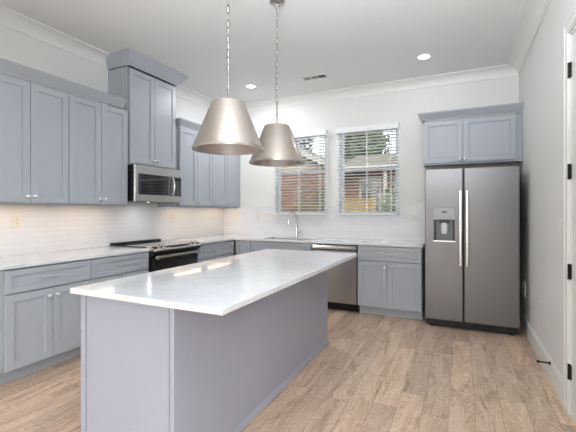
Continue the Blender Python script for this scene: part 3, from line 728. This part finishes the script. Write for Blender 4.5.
outlet(FB, .86, 1.220, .0082, 'ivory light switch left of the sink window, nearer the window', 'ivory', kind='switch')
outlet(FB, 3.128, 1.235, .0082, 'white double outlet on the tile beside the refrigerator', 'plate', gang=2)
outlet(FR, -2.095, 1.222, .0005, 'white light switch on the right wall beside the door casing', 'plate', kind='switch')
outlet(FR, -1.371, .52, .0005, 'white wall outlet low on the right wall past the refrigerator', 'plate')
m = MB(); m.cyl((W - .0145, -1.83, .140), (W - .022, -1.83, .140), .014); m.cyl((W - .022, -1.83, .140), (W - .088, -1.83, .142), .006); m.cyl((W - .088, -1.83, .142), (W - .104, -1.83, .142), .010)
tag(m.build('door_stop', 'rubber', loc=(W - .02, -1.83, .14)), 'black door stop fixed to the right baseboard', 'door stop')
# ice maker water box beside the refrigerator
o = thing('water_supply_box', 'small white water supply box low on the wall in the gap beside the refrigerator', 'water box', (W, -.48, .46))
MB().grid([-.53, -.51, -.41, -.39], [.38, .40, .52, .54], lambda i, j: i == 1 and j == 1, .0005, .010, FR).build('frame', 'plate', o)
MB().box(W - .004, W - .001, -.51, -.41, .40, .52).build('back_plate', 'greyplast', o)
MB().cyl((W - .004, -.46, .45), (W - .030, -.46, .45), .008).build('valve', 'chrome', o)

# ------------------------------------------------------------------ outdoors
G = -.5
struct('ground', MB().box(-30, 34, .16, 40, G - .1, G), 'grass'); bpy.data.objects['ground']['label'] = 'lawn outside the windows'
def house():
    r = thing('neighbour_house', 'brick neighbouring house with pale gable and roof seen through the blinds', 'house', (-1, 7, G))
    fy = lambda x, z, y: (x, y, z)
    MB().prism([(-7.2, G), (-.35, G), (-.35, 2.72), (-7.2, 2.72)], 7.0, 12, fy).build('brick_wall', 'redbrick', r)
    MB().prism([(-7.2, 2.72), (-.35, 2.72), (-3.8, 4.35)], 7.0, 12, fy).build('gable', 'siding', r)
    for s in (1, -1):
        ex = -3.8 + s * 3.95; dz = -3.95 * .47
        MB().prism([(-3.8, 4.50), (ex, 4.50 + dz), (ex, 4.62 + dz), (-3.8, 4.62)], 6.72, 12.2, fy).build('roof', 'shingle', r)
        MB().prism([(-3.8, 4.40), (ex, 4.40 + dz), (ex, 4.60 + dz), (-3.8, 4.60)], 6.66, 6.72, fy).build('rake_board', 'housetrim', r)
    MB().box(-.35, 7, 8.0, 12, G, 2.80).build('wing_wall', 'redbrick', r)
    MB().prism([(7.35, 2.88), (10.4, 3.70), (13.4, 2.88), (13.4, 2.78), (10.4, 3.60), (7.35, 2.78)], -.34, 7.3, lambda y, z, x: (x, y, z)).build('wing_roof', 'shingle', r)
    MB().box(-.34, 7.3, 7.30, 7.35, 2.76, 2.88).build('gutter', 'housetrim', r)
    for (x, z, w_, h_, y) in ((-3.1, 1.25, .8, 1.3, 7.0), (-4.6, 1.25, 1.2, 1.3, 7.0), (.75, 1.2, .8, 1.3, 8.0), (2.2, 1.2, 1.3, 1.3, 8.0), (4.4, 1.2, 1.0, 1.3, 8.0)):
        f = MB().grid([x - w_ / 2, x - w_ / 2 + .07, x + w_ / 2 - .07, x + w_ / 2], [z, z + .07, z + h_ - .07, z + h_], lambda i, j: i == 1 and j == 1, y - .05, y + .02, lambda a, b, d: (a, d, b)).build('window_frame', 'housetrim', r)
        MB().box(x - w_ / 2 + .05, x + w_ / 2 - .05, y - .02, y - .005, z + .05, z + h_ - .05).build('window_glass', 'blackglass', f)
    MB().box(1.30, 1.42, 7.5, 7.62, G, 2.78).build('porch_post', 'housetrim', r)
house()
def fence():
    m = MB(); x = .55
    while x < 1.75: m.box(x, x + .13, 4.0, 4.02, G, 1.60 + .01 * math.sin(x * 9)); x += .137
    for z in (.0, .8, 1.4): m.box(.55, 1.76, 4.02, 4.06, z, z + .08)
    m.box(.55, 1.76, 3.98, 4.07, 1.62, 1.65)
    tag(m.build('wooden_fence', 'fence', loc=(1.15, 4.0, G)), 'yellowish wooden fence outside the right window', 'fence')
fence()
def leaves(n, fn, size):
    m = MB()
    for _ in range(n):
        p = fn(); s_ = size * random.uniform(.6, 1.3); a = Vector((random.gauss(0, 1), random.gauss(0, 1), random.gauss(0, 1))).normalized(); b = a.orthogonal().normalized()
        q = Matrix.Rotation(random.uniform(0, 6.28), 3, a); b = q @ b; c = a.cross(b)
        v = [m.bm.verts.new(p + t) for t in (b * s_, c * s_ * .5, -b * s_, -c * s_ * .5)]; m.bm.faces.new(v)
    return m
def blob(cx_, cy_, cz_, rx, rz):
    sub = [(random.uniform(-.6, .6) * rx, random.uniform(-.6, .6) * rx, random.uniform(-.6, .6) * rz, random.uniform(.3, .55)) for _ in range(9)]
    def f():
        a, b, c, rr = random.choice(sub); d = Vector((random.gauss(0, 1), random.gauss(0, 1), random.gauss(0, 1))).normalized() * rr * random.uniform(.5, 1)
        return Vector((cx_ + a + d.x * rx, cy_ + b + d.y * rx, cz_ + c + d.z * rz))
    return f
def tree(x, y, h, rx, label, n=2600):
    r = thing('leafy_tree', label, 'tree', (x, y, G), 'trees beyond the neighbouring house')
    m = MB().tube([(x, y, G), (x + .1, y, h * .4), (x - .05, y + .1, h * .75)], [.2, .14, .06], 8)
    for i in range(7):
        a = i * .9; m.tube([(x, y, h * (.35 + .05 * i)), (x + math.cos(a) * rx * .6, y + math.sin(a) * rx * .6, h * (.5 + .05 * i))], [.06, .02], 6)
    m.build('trunk', 'bark', r)
    leaves(n, blob(x, y, h * .68, rx, h * .34), .16).build('crown', 'leaf', r)
tree(-5.6, 15.5, 8.0, 1.7, 'green tree rising behind the gable in the left window', 2600)
tree(-1.4, 15.5, 8.4, 2.2, 'dense green tree above the wing roof in the right window', 6500)
tree(3.4, 15.5, 8.2, 2.2, 'green tree farther right beyond the wing roof', 3000)
for x, y, h, l in ((-.25, 5.2, 2.3, 'green shrub outside the left window, in front of the brick wall'), (-1.9, 5.4, 1.9, 'dark low shrub at the left edge of the left window'), (2.1, 5.9, 2.5, 'low green shrub right of the wooden fence')):
    o = leaves(1800, blob(x, y, G + h * .55, .75, h * .62), .05).build('shrub', 'leaf', loc=(x, y, G)); tag(o, l, 'shrub')
